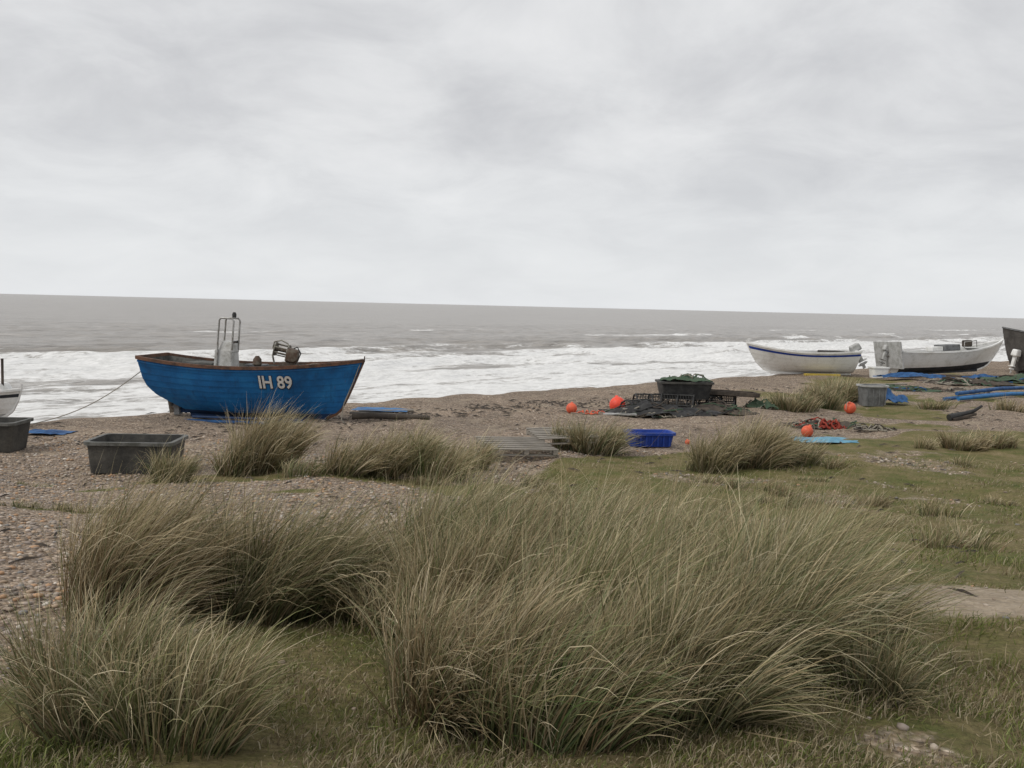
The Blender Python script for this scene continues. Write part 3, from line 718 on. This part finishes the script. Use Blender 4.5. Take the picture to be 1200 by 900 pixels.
for k in range(10):
    a=random.uniform(-.5,.3);tube('net_strand',[(a+random.uniform(-.08,.08)+i*.09,random.uniform(-.3,.3),.06+.10*math.sin(i*.9+k)) for i in range(6)],.018,M['rope'] if k%2 else M['green'],sh_,n=5)
tangle('fishing_net_heap',4.1,27.1,1.6,.6,.42,34,[M['black'],M['darkwood'],M['green'],M['rope']],.02,3,M['black'])
tangle('fishing_net_heap',5.75,27.9,1.2,.5,.38,26,[M['black'],M['green'],M['darkwood']],.02,4,M['darkwood'])
tangle('fishing_net_heap',7.35,29.0,.45,.3,.38,14,[M['green'],M['rope']],.022,5,M['green'])
tangle('fishing_net_heap',8.3,25.4,1.1,.5,.24,22,[M['green'],M['rope'],M['redrope'],M['darkwood']],.017,6,M['darkwood'])
tangle('fishing_net_heap',8.15,25.0,.3,.2,.30,12,[M['redrope']],.03,8)
tangle('fishing_net_heap',9.2,24.4,.7,.25,.12,10,[M['rope'],M['darkwood']],.018,9)
tangle('fishing_net_heap',2.2,26.6,.6,.2,.08,6,[M['rope'],M['orange2']],.016,10)
tangle('fishing_net_heap',14.8,38,1.6,.6,.25,18,[M['green'],M['tarpdark'],M['darkwood']],.03,12,M['green'])
tangle('fishing_net_heap',19.5,42,2.0,.8,.35,22,[M['green'],M['darkwood'],M['rope']],.035,14,M['darkwood'])
tangle('fishing_net_heap',17.5,38.5,1.6,.6,.2,14,[M['darkwood'],M['rope']],.03,15,M['darkwood'])
tangle('fishing_net_heap',23.5,44.5,2.2,.8,.4,18,[M['green'],M['darkwood'],M['tarpdark']],.035,16,M['green'])
g=group('fish_tray',6.4,28.9,T(6.3,28.9)+.40,.05,0,.04)
box('tray_base',(0,0,.0),(1.6,.6,.04),M['darkwood'],g)
for s in (-1,1): box('tray_side',(0,s*.32,.05),(1.6,.03,.12),M['darkwood'],g)
for s in (-1,1): box('tray_end',(s*.815,0,.05),(.03,.66,.12),M['darkwood'],g)
g=group('grey_plank',2.95,26.6,rz=.05);box('plank_board',(0,0,.05),(.9,.18,.05),M['lightgrey'],g);box('plank_board',(.5,.3,.12),(.8,.12,.05),M['wood'],g,rot=(0,.15,.3))
g=group('driftwood',12.9,27.8,rz=.35)
tube('branch',[(-.6,0,.04),(-.3,0,.10),(0,.03,.14),(.3,0,.22),(.55,-.02,.36)],.10,M['black'],g,n=8,taper=.35)
box('slab',(-.1,0,.06),(.9,.2,.07),M['darkwood'],g,rot=(0,-.15,.1))
for k,(a,bq,z) in enumerate((((15.0,34.0),(20.4,37.6),.08),((15.3,33.6),(20.6,37.0),.12),((15.6,34.4),(20.5,38.2),.18))):
    g=group('blue_pipe',a[0],a[1]);tube('pipe_body',[(0,0,z),((bq[0]-a[0])/2,(bq[1]-a[1])/2,z+.08),(bq[0]-a[0],bq[1]-a[1],z+.02)],.07,M['tarpdark'] if k!=1 else M['bluetarp'],g,n=10)
g=group('blue_tarpaulin',18.0,44.3,rz=.2);sheet('cloth',0,0,3.2,.9,M['tarpdark'],g,.5,.03,24,.4,31)
g=group('blue_tarpaulin',21.8,45.6,rz=.3);sheet('cloth',0,0,2.0,.9,M['tarpdark'],g,.4,.03,18,.4,33)
g=group('wooden_plank',15.2,40,rz=.4);box('plank_board',(0,0,.06),(2.2,.2,.06),M['wood'],g)

# ------------------------------------------------------------ WHITE BOATS
def place_boat(name,stern,bow,dz=.05,rx=0,ry=0):
    d=Vector((bow[0]-stern[0],bow[1]-stern[1]));return group(name,stern[0],stern[1],dz,math.atan2(d.y,d.x),rx,ry)
wb=place_boat('white_fishing_boat',(16.15,46.6),(10.9,45.9),.02,ry=-.005)
H1=Hull(.95,.08,(1.02,.1,.38),([0,1],[.1,0]),([0,.1,.35,.7,1],[4.1,4.45,4.8,5.1,5.3]),tr=.82,em=.36,eb=.95,es=.45)
build_hull(H1,wb,[(.78,M['whitep']),(.93,M['crateblue']),(1,M['whitep'])],planks=7,lap=.01,mat_rail=M['whitep'],mat_in=M['lightgrey'],fore=.72)
box('thwart',(2,0,.85),(.3,1.6,.05),M['darkwood'],wb);box('cuddy',(3.3,0,1.0),(.5,1.0,.22),M['grey'],wb,bev=.03);box('gear_box',(1.2,.1,1.0),(.9,1.0,.28),M['darkhull'],wb,bev=.03)
box('yellow_roller',(1.9,.8,.03),(1.7,.25,.10),M['yellow'],wb)
def outboard(p,x,z,s=1,m=None,tilt=-.5):
    m=m or M['lightgrey']
    g=bpy.data.objects.new('outboard_motor',None);col.objects.link(g);g.parent=p;g.location=(x,0,z);g.rotation_euler=(0,tilt,0);g.scale=(s,s,s)
    box('cowl',(-.12,0,.32),(.55,.34,.36),m,g,bev=.07,taper=.85);box('midsection',(-.14,0,-.12),(.2,.16,.6),m,g,bev=.03)
    box('cavitation_plate',(-.2,0,-.4),(.42,.2,.03),m,g);lathe('gearcase',[(.02,-.25),(.06,-.15),(.07,.1),(.03,.22)],m,g,loc=(-.15,0,-.55),rot=(0,1.57,0),n=12)
    box('skeg_fin',(-.15,0,-.68),(.16,.02,.2),m,g);box('clamp',(.05,0,.05),(.14,.26,.3),M['metal'],g)
outboard(wb,-.08,.95,1.0,tilt=.5)
wc_=place_boat('white_fishing_boat',(18.0,46.7),(24.2,48.5),.0,rx=-.03,ry=-.05)
H2=Hull(1.05,.10,(1.05,.12,.42),([0,1],[.15,0]),([0,.1,.35,.7,1],[4.9,5.4,5.8,6.2,6.45]),tr=.85,em=.42,eb=1.0,es=.5)
build_hull(H2,wc_,[(.30,M['blackhull']),(1,M['whitep'])],planks=8,lap=.012,mat_rail=M['whitep'],mat_in=M['lightgrey'],fore=.75)
box('transom_board',(-.12,0,1.02),(.08,2.0,1.3),M['lightgrey'],wc_,rot=(0,-.12,0),bev=.02)
outboard(wc_,-.2,1.05,.8,tilt=.4)
box('engine_casing',(3.1,-.1,1.25),(.9,.8,.3),M['grey'],wc_,bev=.04);box('fish_box',(2.3,-.2,1.22),(.6,.5,.2),M['whitep'],wc_,bev=.02)
box('hauler_block',(4.0,-.4,1.42),(.4,.3,.32),M['darkwood'],wc_,bev=.05);tube('hand_rail',[(3.6,-.7,1.2),(3.6,-.7,1.5),(4.3,-.7,1.55),(4.3,-.7,1.25)],.025,M['metal'],wc_)
tub('white_fish_bin',17.0,45.6,.8,.6,.5,.1,M['whitep'],M['whitep'])
tb=place_boat('tarred_wooden_boat',(26.25,51.5),(31.2,55.2),-.02,rx=.16)
H3=Hull(1.2,.1,(1.95,.3,.4),([0,1],[.35,0]),([0,.1,.35,.7,1],[4.5,4.9,5.3,5.6,5.9]),tr=.9,em=.45,eb=1,es=.5)
build_hull(H3,tb,[(1,M['darkhull'])],planks=9,lap=.015,mat_rail=M['grey'],mat_in=M['darkhull'])
outboard(tb,-.1,.8,1,M['whitep'],.1)
sb=place_boat('white_dinghy',(-14.85,21.4),(-10.90,21.65),.08)
H4=Hull(.75,.0,(.60,.08,.10),([0,1],[.1,0]),([0,.1,.35,.7,1],[3.3,3.6,3.82,3.94,4.0]),tr=.85,em=.36,eb=.7,es=.4)
build_hull(H4,sb,[(.25,M['lightgrey']),(.74,M['whitep']),(.88,M['blackhull']),(1,M['whitep'])],planks=6,lap=.01,mat_rail=M['whitep'],mat_in=M['lightgrey'],fore=.6,rail_h=.05)
box('cabin_top',(3.15,0,.76),(1.2,.6,.20),M['whitep'],sb,bev=.05,taper=.85);box('cabin_window',(3.15,-.295,.74),(.8,.02,.07),M['glass'],sb)
tube('mast',[(3.66,-.1,.6),(3.66,-.1,1.40)],.03,M['darkwood'],sb)
for xk in (1.0,2.8): box('chock',(xk,0,-.06),(.2,.9,.1),M['darkwood'],sb)

# ------------------------------------------------------------ WORLD / LIGHT
w=bpy.data.worlds.new('World');scene.world=w;w.use_nodes=True;nt=w.node_tree;nt.nodes.clear()
out=nt.nodes.new('ShaderNodeOutputWorld')
sky=nt.nodes.new('ShaderNodeTexSky');sky.sky_type='NISHITA';sky.sun_disc=False
EL=math.radians(48);AZ=math.radians(-60)
sky.sun_elevation=EL
b1=nt.nodes.new('ShaderNodeBackground');nt.links.new(sky.outputs[0],b1.inputs[0]);b1.inputs[1].default_value=.08
tc=nt.nodes.new('ShaderNodeTexCoord');sp=nt.nodes.new('ShaderNodeSeparateXYZ');nt.links.new(tc.outputs['Generated'],sp.inputs[0])
zz=math_(nt,'MAXIMUM',sp.outputs[2],0.0);den=math_(nt,'ADD',zz,.28)
cx=nt.nodes.new('ShaderNodeCombineXYZ')
nt.links.new(math_(nt,'DIVIDE',sp.outputs[0],den),cx.inputs[0]);nt.links.new(math_(nt,'MULTIPLY',math_(nt,'DIVIDE',sp.outputs[1],den),1.0),cx.inputs[1])
n1=noise(nt,cx.outputs[0],2.6,9,.58,.4);n2=noise(nt,cx.outputs[0],.8,4,.5,.3)
nn=math_(nt,'ADD',math_(nt,'MULTIPLY',n1,.55),math_(nt,'MULTIPLY',n2,.45))
cc=ramp(nt,nn,[(.36,(.585,.59,.61)),(.45,(.67,.675,.69)),(.53,(.76,.765,.775)),(.64,(.86,.86,.865))])
hz=mapr(nt,sp.outputs[2],.0,.20,1,0)
cc=mixc(nt,math_(nt,'MULTIPLY',hz,.75),cc,(.82,.84,.86))
b2=nt.nodes.new('ShaderNodeBackground');nt.links.new(cc,b2.inputs[0]);b2.inputs[1].default_value=1.0
mx=nt.nodes.new('ShaderNodeMixShader');mx.inputs[0].default_value=.95
nt.links.new(b1.outputs[0],mx.inputs[1]);nt.links.new(b2.outputs[0],mx.inputs[2]);nt.links.new(mx.outputs[0],out.inputs[0])
sl=bpy.data.lights.new('sun','SUN');sl.energy=1.5;sl.angle=math.radians(20);sl.color=(1,.95,.87)
so=bpy.data.objects.new('sun',sl);col.objects.link(so)
sd_=Vector((math.cos(EL)*math.sin(AZ),math.cos(EL)*math.cos(AZ)*-1,math.sin(EL)))
so.rotation_euler=sd_.to_track_quat('Z','Y').to_euler();sky.sun_rotation=math.atan2(sd_.x,sd_.y)

# ------------------------------------------------------------ CAMERA
cd=bpy.data.cameras.new('camera');cam=bpy.data.objects.new('camera',cd);col.objects.link(cam)
cd.sensor_fit='HORIZONTAL';cd.sensor_width=36;cd.lens=36*1153/1200;cd.clip_start=.1;cd.clip_end=60000
pt=math.atan(91.5/1153)
cam.matrix_world=Matrix.Translation((0,0,2.9))@Matrix.Rotation(math.pi/2-pt,4,'X')@Matrix.Rotation(math.radians(1.385),4,'Z')
scene.camera=cam
